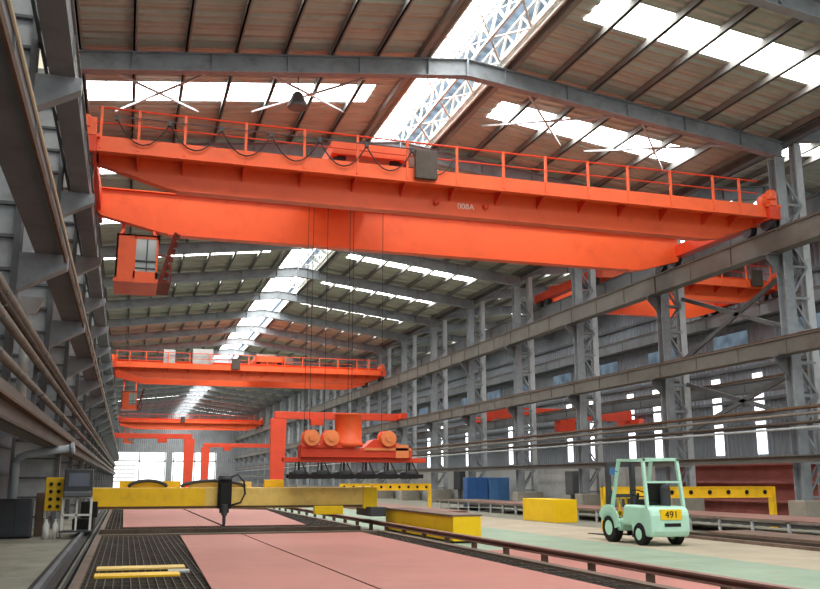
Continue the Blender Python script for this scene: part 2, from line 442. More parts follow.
# horizontal brake truss + walkway of the left upper girder
t = thing('brake_truss', 'horizontal zigzag brake truss beside the upper left crane girder', 'truss', (0, 0, 9.8))
b = MB(); y = -8.0
while y < Y1-1.5:
    b.bar((-1.76, y, 0), (-2.02, y+.75, 0), .06, .06); b.bar((-2.02, y+.75, 0), (-1.76, y+1.5, 0), .06, .06); y += 1.5
b.build('zigzag_bars', M['steel'], t); MB().box(-2.07, -2.0, -8, Y1-.5, -.06, .06).build('outer_chord', M['steel_d'], t)
# conductor bars by the lower left girder
tag(MB().tube([(-1.2, -8, 5.6), (-1.2, Y1-.5, 5.6)], .02, 6).build('conductor_bar', M['cream']), 'thin pale conductor bar along the underside of the lower left crane girder', 'conductor bar')
tag(MB().box(-1.3, -1.26, -8, Y1-.5, 5.46, 5.58).build('conductor_bar', M['rust']), 'thin rusty conductor bar along the edge of the lower left crane girder', 'conductor bar')
Y0 = Y0s

# ------------------------------------------------------------------ pipes along both rows
def pipe(x, z, r, m, label, y0=None, y1=None):
    y0 = Y0 if y0 is None else y0; y1 = Y1-1 if y1 is None else y1
    tag(MB().tube([(x, y0, z), (x, y1, z)], r, 10).build('service_pipe', m, smooth=True), label, 'pipe', 'service pipes')
pipe(-1.86, 4.28, .085, M['pipe'], 'uppermost pale brown pipe of the left pipe bundle')
pipe(-1.83, 4.08, .06, M['pipe_d'], 'dark pipe directly under the uppermost left pipe')
pipe(-1.86, 3.92, .075, M['pipe'], 'third pipe down in the left pipe bundle')
pipe(-1.95, 3.45, .08, M['pipe'], 'single grey-brown pipe between the left bundle and the low beam')
pipe(20.72, 3.84, .06, M['rust'], 'uppermost rusty pipe along the right column row')
pipe(20.74, 3.64, .05, M['pipe'], 'second pipe from the top along the right column row')
pipe(20.72, 3.36, .06, M['pipe_d'], 'dark third pipe from the top along the right column row')
pipe(20.74, 3.2, .045, M['steel_l'], 'pale lowest pipe along the right column row')
tag(MB().ibeam_y(20.72, 12, Y1-1, 2.1, 2.34, .22).build('guard_beam', M['girder']), 'low horizontal grey guard beam along the right column row', 'beam')
t = thing('low_beam', 'low brown box beam at the left under the pipe bundle', 'beam', (0, 0, 2.45))
MB().box(-2.25, -1.85, Y0, Y1-1, .0, .6).build('beam_body', M['girder'], t)
MB().box(-1.9, -1.72, Y0, Y1-1, .3, .34).build('ledge', M['rust'], t); MB().box(-1.88, -1.8, Y0, Y1-1, .0, .05).build('lower_lip', M['pipe_d'], t)
for i, Y in enumerate((14, 21, 28, 36, 45, 53, 62, 72)):
    t = thing('pipe_hanger', 'dark pipe bracket on the left low beam, %s to the camera' % nth(i), 'pipe bracket', (-1.98, Y, 3.05), 0, 'left pipe brackets')
    MB().box(-.05, .05, -.05, .05, 0, 1.35).build('upright', M['steel_d'], t)
    b = MB()
    for z in (.28, .78, .96, 1.14): b.box(.05, .2, -.04, .04, z, z+.04)
    b.build('arms', M['steel_d'], t)
tag(MB().box(-1.98, -1.84, 44.9, 45.1, 0, 2.45).build('support_post', M['girder']), 'slim grey-brown post under the left low beam beside the control console', 'post')
t = thing('down_pipe', 'white downpipe with bracket head on the left between the two nearest plate columns', 'pipe', (-2.3, 21.5, 3.06))
MB().tube([(0,0,0), (0,0,2.1)], .11, 12).build('pipe_shaft', M['white'], t, smooth=True)
MB().prism([(-.12,2.1),(.12,2.1),(.3,2.38),(.3,2.5),(-.3,2.5),(-.3,2.38)], 'y', -.12, .12).build('bracket_head', M['boxgrey'], t)
# ------------------------------------------------------------------ overhead cranes
def girder_poly(xa, xb, z0, z1, zt):
    return [(xa, z1), (xa, zt), (xa+.15, zt-.1), (xa+2.0, z0+.06), (xa+2.4, z0), (xb-1.9, z0), (xb-1.5, z0+.06), (xb, zt-.1), (xb, z1)]
POSTS = [-1.2, -.2, 1.05, 2.75, 4.45, 6.05, 7.6, 9.2, 10.75, 12.2, 13.7, 15.15, 16.75, 18.4, 19.45]
def make_crane(label, rich=True, W=22.2):
    """local origin: left rail line, walkway edge, floor level -> (0,0,0) = (XL, 24.9, 0)"""
    t = thing('overhead_crane', label, 'crane', (XL, 24.9, 0))
    X = lambda x: x-XL
    b = MB(); b.prism(girder_poly(.1, W-.1, 9.67, 11.0, 10.36), 'y', .72, 1.06)
    b.box(.15, W-.2, .6, 1.2, 11.0, 11.04); b.box(2.4, W-2.0, .69, 1.09, 9.65, 9.67)
    b.build('near_girder', M['orange'], t)
    b = MB(); b.prism(girder_poly(.1, W-.1, 9.62, 11.0, 10.2), 'y', 5.45, 5.8)
    b.box(.15, W-.2, 5.35, 5.95, 11.0, 11.04); b.box(2.4, W-2.0, 5.42, 5.83, 9.6, 9.62)
    b.build('far_girder', M['orange'], t)
    b = MB(); b.box(.05, W-.05, 0, .72, 10.5, 10.54); b.box(.05, W-.05, -.02, .02, 10.38, 10.8); b.box(.05, W-.05, -.06, .1, 10.36, 10.39)
    b.build('walkway', M['orange'], t)
    PO = [p for p in POSTS if X(p) < W-.2] if W < 22 else POSTS
    for x in PO: MB().prism([(.05, 10.5), (.72, 10.5), (.72, 10.12), (.05, 10.4)], 'x', X(x)-.02, X(x)+.02).build('walkway_bracket', M['orange_d'], t)
    for x in PO: MB().box(X(x)-.035, X(x)+.035, -.045, .025, 10.45, 11.66).build('rail_post', M['orange'], t)
    MB().tube([(X(-1.3), 0, 11.64), (W-.5, 0, 11.64)], .03, 8).tube([(X(-1.3), 0, 11.2), (W-.5, 0, 11.2)], .022, 8).build('handrail', M['orange_d'], t)
    MB().box(.05, W-.05, 5.8, 6.7, 10.62, 10.66).build('rear_walkway', M['orange_d'], t)
    for x in (0, W):
        e = MB().box(x-.22, x+.22, -.2, 7.2, 10.28, 10.75).build('end_truck', M['orange_d'], t, .02)
        s_ = -1 if x == 0 else 1
        for y in (.2, 1.2, 5.8, 6.8):
            MB().lathe((x-.1, y, 10.22), (1,0,0), [(.05,-.02),(.26,-.02),(.26,.03),(.23,.03),(.23,.17),(.26,.17),(.26,.22),(.05,.22)], 20).build('wheel', M['dark'], e)
        m_ = MB().lathe((x-.32, .05, 10.95), (1,0,0), [(.05,-.1),(.17,-.08),(.19,0),(.19,.42),(.15,.48),(.05,.5)], 18)
        m_.lathe((x-.1, -.15, 11.25), (0,0,1), [(.05,-.3),(.16,-.28),(.16,0),(.1,.06)], 14); m_.box(x-.3, x+.3, -.18, .3, 10.72, 10.8); m_.box(x-s_*.05-.14, x-s_*.05+.14, -.22, .2, 10.75, 11.25)
        m_.build('drive_motor', M['orange'], t, smooth=False)
    # festoon cable along the handrail
    if rich:
        MB().box(X(-.9), X(9.0), -.13, -.1, 11.37, 11.395).build('festoon_track', M['dark'], t)
        x = -.8
        while x < 8:
            L = 1.42; pts = [(X(x)+L*k/14, -.12 + .02*(k % 2), 11.32-.7*(1-(2*k/14-1)**2)) for k in range(15)]
            MB().tube(pts, .02, 6).build('festoon_cable', M['rope'], t, smooth=True)
            MB().box(X(x)-.05, X(x)+.05, -.17, -.07, 11.26, 11.4).build('festoon_carriage', M['dark'], t)
            x += L
    # electrical cabinets on the walkway
    MB().box(X(7.8), X(8.5), -.22, -.07, 10.45, 11.35).build('electrical_cabinet', M['pipe_d'], t, .02)
    # operator cab hanging under the left end
    c = MB(); x0, x1, y0, y1, z0, z1 = X(-.64), X(.54), 2.0, 3.9, 7.3, 8.62
    c.box(x0, x0+.55, y0, y0+.05, z0, z1); c.box(x0, x0+.05, y0, y1, z0, z1); c.box(x0, x1, y0, y1, z1-.05, z1); c.box(x0, x1, y1-.05, y1, z0, z1)
    c.box(x0+.5, x1, y0, y0+.05, z0, z0+.22); c.box(x1-.06, x1, y0, y0+.06, z0, z1); c.box(x0+.5, x1, y0, y0+.05, z1-.12, z1)
    c.box(x0-.03, x1+.03, y0-.04, y1+.04, z0-.12, z0)
    if not rich: c = MB()
    cab = c.build('operator_cab', M['orange'], t) if rich else None
    if rich:
        MB().box(x0+.55, x1-.06, y0+.02, y0+.03, z0+.22, z1-.12).build('cab_window', M['glass'], cab)
        f = MB(); f.box(x0+.85, x0+.88, y0-.01, y0+.02, z0+.22, z1-.12); f.box(x0+.55, x1-.06, y0-.03, y0+.02, z0+.5, z0+.55); f.box(x0+.55, x1-.06, y0-.03, y0+.02, z0+.3, z0+.33); f.build('cab_window_bars', M['dark'], cab)
        h = MB()
        for xx in (x0+.1, x1-.1): h.box(xx-.05, xx+.05, 5.6, 5.7, z1+.5, 10.1); h.bar((xx, 5.65, 9.2), (xx, 3.7, z1), .08, .08); h.bar((xx, 5.65, 9.7), (xx, 2.2, z1), .08, .08)
        h.build('cab_hanger', M['orange_d'], t)
        l_ = MB(); l_.bar((x1+.08, 2.6, z0), (x1+.5, 2.6, z1+.3), .05, .1); l_.bar((x1+.08, 3.2, z0), (x1+.5, 3.2, z1+.3), .05, .1)
        for q in range(7): l_.box(x1+.1+.055*q, x1+.3+.055*q, 2.6, 3.2, z0+.1+.24*q, z0+.14+.24*q)
        l_.box(x1, x1+.4, y0, y0+.04, z0+.7, z0+.75); l_.box(x1+.36, x1+.4, y0, y0+.04, z0-.05, z0+.75); l_.box(x1, x1+.4, y0, y1, z0-.08, z0-.04)
        l_.build('cab_ladder', M['redbrown'], t)
    if rich:
        text_mesh('crane_number', '008A', .26, M['text_w'], t, (X(9.75), 0.712, 9.98), (PI/2, 0, 0))
        for x in (8.55, 10.2): MB().lathe((X(x)+.2, .7, 10.03), (0,1,0), [(.05,-.14),(.1,-.1),(.1,0)], 12).build('girder_lamp', M['orange_far'], t)
    return t
main = make_crane('big orange double-girder overhead crane crossing the picture, nearest in the hall')
for i, (loc, lab, sk) in enumerate((
    ((XL, 75.0, 0), 'orange-red overhead crane in the middle distance, second along the main bay', ('festoon_cable', 'festoon_carriage', 'festoon_track')),
    ((XL, 148.0, 0), 'small far red overhead crane, third along the main bay', ('festoon_cable', 'festoon_carriage', 'festoon_track')))):
    copy_tree(main, loc, lab, skip=sk + ('crane_number',))
sc_ = make_crane('red-orange overhead crane in the side bay, seen beyond the right columns', False, 11.1); sc_.location = (22.62, 40.55, 1.44)
# pale electrical boxes on the second crane
for i, (x, wd) in enumerate(((2.4, .9), (4.7, 1.6))):
    tag(MB().box(x, x+wd, 75.15, 75.6, 10.54, 11.9+.15*i).build('electrical_box', M['boxgrey'], bevel=.02),
        ['narrow pale electrical box on the walkway of the second crane', 'wide pale electrical box on the walkway of the second crane'][i], 'box')
# trolleys
def trolley(Y, z, label, dx=0):
    t = thing('crane_trolley', label, 'trolley', (6.6+dx, Y, z))
    b = MB().box(-1.2, 1.2, -2.9, 2.9, .25, .42); b.box(-1.2, -1.0, -2.95, 2.95, .2, .6); b.box(1.0, 1.2, -2.95, 2.95, .2, .6); b.box(-1.2, 1.2, -2.95, -2.8, .2, .62)
    b.build('frame', M['orange'], t)
    for xx in (-.9, .9):
        for yy in (-2.6, 2.1): MB().lathe((xx-.0, yy-.06, .2), (0,1,0), [(.05,0),(.2,0),(.2,.12),(.05,.12)], 16).build('wheel', M['dark'], t)
    MB().lathe((-.85, -1.0, .8), (1,0,0), [(.1,0),(.36,0),(.36,.05),(.3,.05),(.3,1.6),(.36,1.6),(.36,1.66),(.1,1.66)], 20).build('rope_drum', M['brown'], t)
    MB().lathe((-.85, 1.0, .8), (1,0,0), [(.1,0),(.36,0),(.36,.05),(.3,.05),(.3,1.6),(.36,1.6),(.36,1.66),(.1,1.66)], 20).build('rope_drum', M['brown'], t)
    b = MB().box(1.3, 2.0, -2.7, -1.9, .1, .75); b.lathe((1.65, -1.9, .55), (0,1,0), [(.05,0),(.22,.02),(.22,.7),(.05,.74)], 14)
    b.build('hoist_motor', M['brown'], t)
    return t
tr = trolley(28.4, 11.04, 'orange hoist trolley sitting on the girders of the nearest crane')
copy_tree(tr, (11.0, 78.5, 11.04), 'hoist trolley on top of the second crane in the middle distance')
copy_tree(tr, (27.0, 44.05, 12.48), 'hoist trolley on the side bay crane beyond the right columns')
# ropes with magnet spreader hanging below the trolley
sp = thing('magnet_spreader', 'orange lifting spreader with a round drum and magnets, hung low from the nearest crane', 'lifting spreader', (6.75, 27.6, 1.6))
b = MB().box(-1.75, 1.75, -.3, .3, .62, .9); b.prism([(.2,.9),(1.55,.9),(1.45,1.0),(.95,1.18),(.5,1.18)], 'y', -.32, .32)
b.box(-1.75, -.1, -.36, .36, .9, 1.0); b.build('main_beam', M['orange_d'], sp, .015)
MB().box(-2.25, 2.25, -.16, .16, .48, .62).build('cross_beam', M['orange_d'], sp, .01)
MB().lathe((-.23, 0, .95), (0,0,1), [(.46,0),(.46,.12),(.42,.14),(.42,.96),(.44,.97),(.44,1.0),(.1,1.0)], 28).build('cable_drum', M['orange'], sp, smooth=True)
for x in (-1.45, -.85, .95):
    h = MB().prism([(x-.24,.9),(x+.24,.9),(x+.24,1.3),(x+.14,1.44),(x-.14,1.44),(x-.24,1.3)], 'y', -.3, -.24)
    h.prism([(x-.24,.9),(x+.24,.9),(x+.24,1.3),(x+.14,1.44),(x-.14,1.44),(x-.24,1.3)], 'y', .0, .06); ho = h.build('sheave_housing', M['orange'], sp)
    MB().lathe((x, -.31, 1.2), (0,-1,0), [(.05,0),(.22,0),(.24,.03),(.17,.06),(.17,.1),(.24,.13),(.24,.17),(.1,.18),(.1,.22),(.02,.22)], 20).build('sheave', M['yellow_o'], ho)
    MB().box(x-.2, x+.2, -.28, .1, .62, .9).build('sheave_base', M['orange_d'], ho)
MB().box(.2, 1.7, -.36, -.3, .84, .92).box(1.2, 1.62, -.36, -.3, .62, 1.02).build('cover_plate', M['yellow_o'], sp)
b = MB().box(-2.05, 2.05, -.5, -.38, .0, .12).box(-2.05, 2.05, .38, .5, .0, .12).build('magnet_carrier', M['black'], sp)
for i in range(6):
    x = -1.75+.7*i
    m_ = MB().lathe((x, 0, -.02), (0,0,1), [(.12,0),(.3,.0),(.3,.2),(.2,.26),(.05,.26)], 18).box(x-.05, x+.05, -.48, .48, .06, .12); m_.build('lifting_magnet', M['dark'], sp)
    c_ = MB().tube([(x, 0, .22), (x, 0, .5)], .035, 6).tube([(x-.2, -.3, .1), (x-.08, 0, .5)], .02, 6).tube([(x+.2, -.3, .1), (x+.08, 0, .5)], .02, 6); c_.build('chain', M['rope'], sp)
k = 0
for x in (5.14, 5.3, 5.76, 6.5, 6.62, 7.6):
    o = MB().tube([(x, 27.6 if x < 6.3 else 27.62, 2.98), (x, 27.62, 11.3)], .009, 6).build('wire_rope', M['rope'])
    tag(o, 'thin wire rope down to the magnet spreader, %s from the left' % ['first','second','third','fourth','fifth','sixth','seventh','eighth'][k], 'wire rope', 'hoist ropes'); k += 1

# ------------------------------------------------------------------ semi-gantry cranes (leg on the floor, other end on the lower rail)
def semi(xleg, Y, xend, zb, label):
    t = thing('semi_gantry_crane', label, 'crane', (xleg, Y, 0)); s_ = 1 if xend > xleg else -1
    x0, x1 = sorted((0 - s_*.3, xend-xleg-s_*.24))
    MB().box(x0, x1, -.3, .3, zb-.55, zb).build('beam', M['orange_far'], t, .03)
    MB().prism([(-.5, .5), (.5, .5), (.6, zb-.55), (-.6, zb-.55)], 'y', -.28, .28).build('leg', M['orange_far'], t, .03)
    b = MB().box(-.45, .45, -1.6, 1.6, .12, .75); b.build('floor_truck', M['orange_d'], t, .03)
    for y in (-1.2, 1.2): MB().lathe((-.08, y, .2), (1,0,0), [(.05,0),(.2,0),(.2,.16),(.05,.16)], 14).build('wheel', M['dark'], t)
    MB().box(xend-xleg-.25, xend-xleg+.25, -1.5, 1.5, 6.27, 6.7).build('rail_truck', M['orange_d'], t)
    MB().box(s_*3.0-.5, s_*3.0+.5, -.45, .45, zb-1.0, zb-.56).build('hoist', M['orange_d'], t, .03)
semi(11.0, 70, XR, 6.72, 'red semi-gantry crane in front of the far columns, its thick leg left of the spreader')
semi(10.5, 131, XR, 6.6, 'far small red semi-gantry crane reaching to the right column row')
semi(6.8, 108, XL, 6.72, 'far red semi-gantry crane reaching to the left wall, its leg before the bright doorway')

# ------------------------------------------------------------------ CNC cutting line in the foreground
for nm, x0, x1, lab in (('gantry_rail', -1.2, -.84, 'black floor rail for the yellow cutting gantry, left of the cutting tables'),):
    t = thing(nm, lab, 'rail', (0, 0, 0))
    MB().box(x0, x1, Y0+12, 60, 0, .08).build('rail_bed', M['black'], t)
    MB().box(-1.06, -.98, Y0+12, 60, .08, .17).build('rail_head', M['steel_d'], t); MB().box(-.75, -.7, Y0+12, 60, 0, .1).build('cable_channel', M['black'], t)
t = thing('gantry_rail', 'raised brown gantry rail on short posts, right of the cutting tables', 'rail', (7.5, 0, 0))
MB().ibeam_y(0, 4, 60, .2, .32, .14).build('rail_beam', M['plate_b'], t)
for k in range(31): MB().box(-.05, .05, 5+1.8*k, 5.1+1.8*k, 0, .2).build('post', M['brown'], t)
def table(y0, y1, label, seams):
    t = thing('cutting_table', label, 'cutting table', (0, y0, 0)); L = y1-y0
    b = MB().box(-.62, -.5, 0, L, 0, .13).box(7.0, 7.2, 0, L, 0, .13).box(-.5, 7.0, 0, .12, 0, .13).box(-.5, 7.0, L-.16, L, 0, .13)
    b.build('frame', M['frame_b'], t)
    MB().box(-.5, 7.0, .12, L-.16, 0, .015).build('slag_tray', M['brown'], t)
    s_ = MB(); x = -.44
    while x < 6.98: s_.box(x, x+.012, .12, L-.16, .015, .1); x += .12
    y = .4
    while y < L-.3: s_.box(-.5, 7.0, y, y+.02, .015, .095); y += .5
    s_.build('slat_bed', M['slat'], t)
    return t
table(6.0, 25.95, 'near cutting table with dark slat bed, partly covered by pink steel plates', 0)
table(28.6, 52, 'far cutting table behind the yellow gantry with pink steel plates on it', 0)
def plate(pts, z, label, m='plate', h=.02):
    o = MB().prism(pts, 'z', z, z+h).build('steel_plate', M[m]); return tag(o, label, 'steel plate', 'steel plates')
plate([(1.05,6.3),(3.43,6.3),(3.08,25.4),(1.48,25.4)], .102, 'pink steel plate on the near table next to the bare slats')
plate([(3.47,6.3),(6.35,6.3),(6.4,25.4),(3.13,25.4)], .102, 'large pink steel plate on the right half of the near table')
plate([(.03,30.2),(3.0,30.2),(2.82,50.5),(0,50.5)], .102, 'pink steel plate on the left of the far table behind the gantry')
plate([(3.12,30.2),(5.75,30.2),(6.7,45.5),(2.95,50)], .102, 'pink steel plate on the right of the far table beneath the torch')
for i, (y, x0, x1, m) in enumerate(((16.1, -.36, 1.05, 'yellow_p'), (14.9, -.36, .9, 'yellow'))):
    tag(MB().box(x0, x1, y, y+.5, .1, .13).build('flat_bar', M[m]), ['faded yellow flat bar lying across the bare slats, the farther one', 'yellow flat bar lying across the bare slats, the nearer one'][i], 'bar')
tag(MB().box(.75, 1.08, 15.45, 15.75, .1, .13).build('steel_offcut', M['boxgrey']), 'small pale steel offcut on the bare slats beside the pink plate', 'offcut')
# the gantry
gt = thing('cutting_gantry', 'long yellow plate-cutting gantry spanning the cutting tables', 'cutting machine', (-.9, 28.3, 0))
MB().box(.0, 8.05, -.3, .3, .72, 1.33).build('bridge_beam', M['yellow_p'], gt, .015)
MB().box(.0, 3.2, -.308, -.29, .74, 1.31).build('front_panel', M['yellow'], gt)
MB().box(8.02, 8.47, -.34, .34, .68, 1.34).build('end_block', M['yellow_b'], gt, .02)
MB().box(.75, 2.5, .1, .3, 1.33, 1.52).build('cable_tray', M['yellow'], gt, .01); MB().box(2.75, 4.6, .1, .3, 1.33, 1.5).build('cable_tray', M['yellow_p'], gt, .01)
MB().box(5.0, 5.6, .1, .3, 1.33, 1.56).build('drive_box', M['yellow'], gt, .02)
MB().box(.0, 8.0, -.34, -.3, .74, .8).build('guide_rail', M['rust'], gt)
hs = MB()
for x0, L in ((1.0, 1.1), (2.5, 1.9)):
    hs.tube([(x0+L*k/14, .0, 1.36+.17*math.sin(PI*k/14)**.6) for k in range(15)], .05, 8)
hs.build('cable_chain', M['dark'], gt, smooth=True)
b = MB().box(-.42, .12, -1.1, 1.1, .18, .5); b.box(-.25, .2, -.35, .35, .5, .95); b.build('end_carriage', M['black'], gt, .02)
b = MB().box(8.1, 8.6, -.9, .9, .46, .74); b.build('end_carriage', M['dark'], gt, .02)
tc_ = MB().box(3.55, 3.95, -.52, -.31, .72, 1.55).box(3.6, 3.88, -.6, -.5, .6, 1.45).build('torch_carriage', M['black'], gt, .02)
MB().lathe((3.74, -.6, .22), (0,0,1), [(.02,0),(.05,.06),(.05,.3),(.09,.32),(.09,.62),(.05,.64)], 14).build('torch', M['dark'], tc_)
MB().lathe((3.75, -.42, 1.55), (0,0,1), [(.2,0),(.22,.04),(.18,.12),(.08,.18)], 14).build('torch_motor', M['dark'], tc_)
MB().tube([(3.85, -.5, 1.6), (4.1, -.5, 1.72), (4.3, -.5, 1.5), (4.34, -.5, 1.15), (4.22, -.5, .9), (3.9, -.5, .8)], .03, 8).build('hose', M['rope'], tc_, smooth=True)
b = MB().box(6.45, 7.35, -.5, -.3, .52, .78); b.build('lower_drive_box', M['yellow_b'], gt, .02)
# console
cs = thing('control_console', 'dark control console with grey screen on a white tubular stand, left end of gantry', 'control console', (-1.2, 26.8, .0))
MB().box(-.37, .37, -.2, .2, 1.1, 1.84).build('housing', M['dark'], cs, .03)
MB().box(-.25, .28, -.215, -.2, 1.38, 1.74).build('screen', M['screen'], cs)
MB().prism([(-.42,1.12),(-.2,1.12),(-.2,1.26),(-.42,1.2)], 'x', -.35, .35).build('keyboard_shelf', M['steel_d'], cs)
b = MB()
for x in (-.36, 0, .36): b.box(x-.025, x+.025, -.2, -.15, .18, 1.1)
for z in (.6, 1.05): b.box(-.36, .36, -.2, -.15, z, z+.05)
for x in (-.36, .36): b.box(x-.025, x+.025, .15, .2, .18, 1.1); b.box(x-.02, x+.02, -.15, .15, .58, .62)
b.build('stand', M['white'], cs); MB().box(-.42, .42, -.26, .26, .17, .22).build('foot_plate', M['dark'], cs)
# yellow knob panel left of console
kp = thing('valve_panel', 'upright yellow panel with rows of dark knobs, left of the console', 'panel', (-1.82, 27.2, 0))
MB().box(-.25, .25, -.08, .08, .72, 1.62).build('panel_box', M['yellow'], kp, .03)
for x in (-.1, .1):
    for k in range(4): MB().lathe((x, -.08, .84+.2*k), (0,-1,0), [(.02,.05),(.05,.05),(.05,0)], 10).build('knob', M['black'], kp)
b = MB()
for x in (-.2, .2): b.box(x-.025, x+.025, -.03, .03, 0, .75); b.box(x-.03, x+.03, -.25, .25, 0, .04)
b.build('stand', M['boxgrey'], kp)
for i, (x, r) in enumerate(((-1.95, .09), (-1.72, .07))):  # bottle shapes made up for unidentified white objects under the panel
    tag(MB().lathe((x, 26.75, 0), (0,0,1), [(r,0),(r,.36),(r*.5,.44),(r*.3,.46),(r*.3,.52)], 14).build('gas_bottle', M['white'], smooth=True), ['white small gas bottle on the floor under the yellow panel, left one', 'white small gas bottle on the floor under the yellow panel, right one'][i], 'bottle')
# cabinets, ducts at the left edge
cb = thing('floor_cabinet', 'dark grey steel cabinet on the floor at the left edge', 'cabinet', (-2.8, 27.4, 0))
MB().box(-.45, .42, -.3, .3, .05, 1.05).build('body', M['dark'], cb, .02); MB().box(-.4, -.02, -.315, -.3, .1, 1.0).build('door', M['dark'], cb, .008); MB().box(.02, .38, -.315, -.3, .1, 1.0).build('door', M['dark'], cb, .008)
MB().box(-.45, .42, -.25, .25, 0, .05).build('plinth', M['black'], cb)
cb = thing('floor_cabinet', 'narrow brown cabinet on the floor between the dark cabinet and yellow panel', 'cabinet', (-2.2, 28.3, 0))
MB().box(-.16, .16, -.25, .25, 0, 1.2).build('body', M['brown'], cb, .02); MB().box(-.12, .12, -.262, -.25, .1, 1.1).build('door', M['brown'], cb); MB().box(.06, .09, -.28, -.262, .5, .7).build('handle', M['steel_l'], cb)
d = thing('extraction_duct', 'pale bent extraction duct under the low beam at the left edge', 'duct', (0, 27, 0))
MB().tube([(-2.85,0,1.05),(-2.85,0,2.0),(-2.78,0,2.16),(-2.6,0,2.24),(-1.5,-.2,2.4)], .1, 12).build('duct_tube', M['duct'], d, smooth=True); MB().lathe((-1.5,-.2,2.4), (1,-.1,.12), [(.1,0),(.16,.06),(.16,.12)], 12).build('duct_hood', M['duct'], d)
tag(MB().box(-3.5, -2.25, 26.3, 26.7, 2.68, 2.95).build('duct_box', M['duct'], bevel=.03), 'pale grey rectangular duct box at the left edge, above the bent duct', 'duct')
tag(MB().tube([(-3.05,25.0,0.015),(-2.75,23.6,.015),(-2.95,22.3,.015),(-2.5,21.3,.015),(-2.72,20.2,.015),(-2.5,19,.015),(-2.8,17.9,.015)], .025, 8).build('floor_hose', M['black'], smooth=True), 'thin dark hose lying on the floor at the bottom left', 'hose')

# ------------------------------------------------------------------ aisle: forklift, yellow boxes, conveyor
fk = thing('forklift', 'mint green forklift standing in the aisle, seen from behind', 'forklift', (12.48, 19.35, 0))
prof = [(0.06,.22),(0.0,.35),(0.0,.72),(.05,.86),(.16,.93),(1.25,.95),(1.35,.62),(2.1,.55),(2.1,.3),(1.45,.3),(1.4,.45),(.95,.45),(.88,.22)]
bd = MB().prism(prof, 'x', -.53, .53).build('body', M['mint'], fk, .06)
MB().box(-.28, .3, -.02, .04, .62, .86).build('sign_plate', M['yellow_b'], bd, .005)
text_mesh('sign_lettering', '491', .22, M['text_k'], bd, (.01, -.026, .735), (PI/2,0,0), 1.1)
MB().box(-.18, .26, -.015, .05, .46, .54).build('grille_slot', M['black'], bd)
def wheel(x, y, r, w):
    o = MB().lathe((x-w/2, y, r), (1,0,0), [(r*.5,0),(r*.9,0),(r,.03),(r,w-.03),(r*.9,w),(r*.5,w)], 24).build('wheel', M['rubber'], fk, smooth=False)
    MB().lathe((x-w/2-.01, y, r), (1,0,0), [(.03,0),(r*.52,.01),(r*.52,w+.01),(.03,w+.02)], 18).build('hub', M['mint'], o)
for x in (-.46, .46): wheel(x, .55, .27, .2); wheel(x, 1.95, .36, .24)
for x in (-.57, .57):
    b = MB(); r0, r1 = .4, .44; n = 12
    for k in range(n):
        a0 = PI*.02+PI*.8*k/n; a1 = PI*.02+PI*.8*(k+1)/n
        b.bar((x, 1.95-r1*math.cos(a0), .36+r1*math.sin(a0)), (x, 1.95-r1*math.cos(a1), .36+r1*math.sin(a1)), .28, .03, (1,0,0))
    b.build('mudguard', M['mint'], fk)
og = MB()
for x in (-.5, .5):
    og.bar((x, .2, .9), (x*.94, .35, 2.04), .07, .08); og.bar((x, 1.95, .6), (x*.94, 1.5, 2.04), .07, .08); og.bar((x*.94, .3, 2.04), (x*.94, 1.55, 2.04), .07, .06)
og.box(-.5, .5, .3, .36, 2.01, 2.08); og.box(-.5, .5, 1.48, 1.54, 2.01, 2.08)
og.bar((-.48, .26, 1.5), (.48, .26, 1.5), .04, .05)
for k in range(7): og.box(-.47, .47, .42+.15*k, .45+.15*k, 2.03, 2.06)
og.build('overhead_guard', M['mint'], fk)
st = MB().box(-.24, .24, .65, 1.15, .95, 1.08); st.prism([(.62,1.05),(.74,1.05),(.66,1.5),(.56,1.5)], 'x', -.23, .23); st.build('seat', M['black'], fk, .03)
sw = MB(); sw.tube([(.2*math.cos(2*PI*k/16), 1.42+.17*math.sin(2*PI*k/16), 1.22+.08*math.sin(2*PI*k/16)) for k in range(17)], .018, 6, False); sw.bar((0, 1.42, 1.22), (0, 1.6, .6), .05, .05)
sw.build('steering_wheel', M['black'], fk)
MB().lathe((.2, .5, 1.0), (0,0,1), [(.12,-.1),(.13,.0),(.13,.35),(.1,.42),(.03,.45)], 16).build('gas_tank', M['dark'], fk)
ms = MB()
for x in (-.36, .36): ms.box(x-.05, x+.05, 2.2, 2.34, .08, 2.0); 
for z in (.3, 1.1, 1.9): ms.box(-.4, .4, 2.24, 2.3, z, z+.09)
ms.build('mast', M['dark'], fk)
ms = MB().box(-.5, .5, 2.34, 2.42, .3, .42).box(-.5, .5, 2.34, 2.42, .65, .75); 
for k in range(5): ms.box(-.45+.21*k, -.4+.21*k, 2.34, 2.4, .3, 1.2)
ms.build('fork_carriage', M['yellow'], fk)
for x in (-.3, .3): MB().box(x-.06, x+.06, 2.42, 2.47, .12, .75).prism([(2.42,.12),(3.5,.12),(3.5,.14),(2.42,.17)], 'x', x-.06, x+.06).build('fork', M['dark'], fk)
mr = MB().bar((-.5, 1.5, 1.75), (-.62, 1.5, 1.78), .02, .02).box(-.74, -.6, 1.48, 1.5, 1.68, 1.86); mr.build('mirror', M['blue_l'], fk)
tag(MB().box(15.2, 16.15, 31.2, 34.0, 0, .84).build('yellow_block', M['yellow_b'], bevel=.015), 'solid yellow steel block standing on the pale floor left of the forklift', 'block')
yc = thing('yellow_cart', 'low yellow steel box behind the raised gantry rail, near the picture centre', 'box', (7.85, 21.8, 0))
MB().box(0, .75, 0, 6.2, .06, .66).build('body', M['yellow_b'], yc, .015); MB().box(-.03, .78, -.01, 6.23, .66, .7).build('lid', M['brown'], yc); MB().box(.05, .7, .1, 6.1, 0, .06).build('skids', M['dark'], yc)
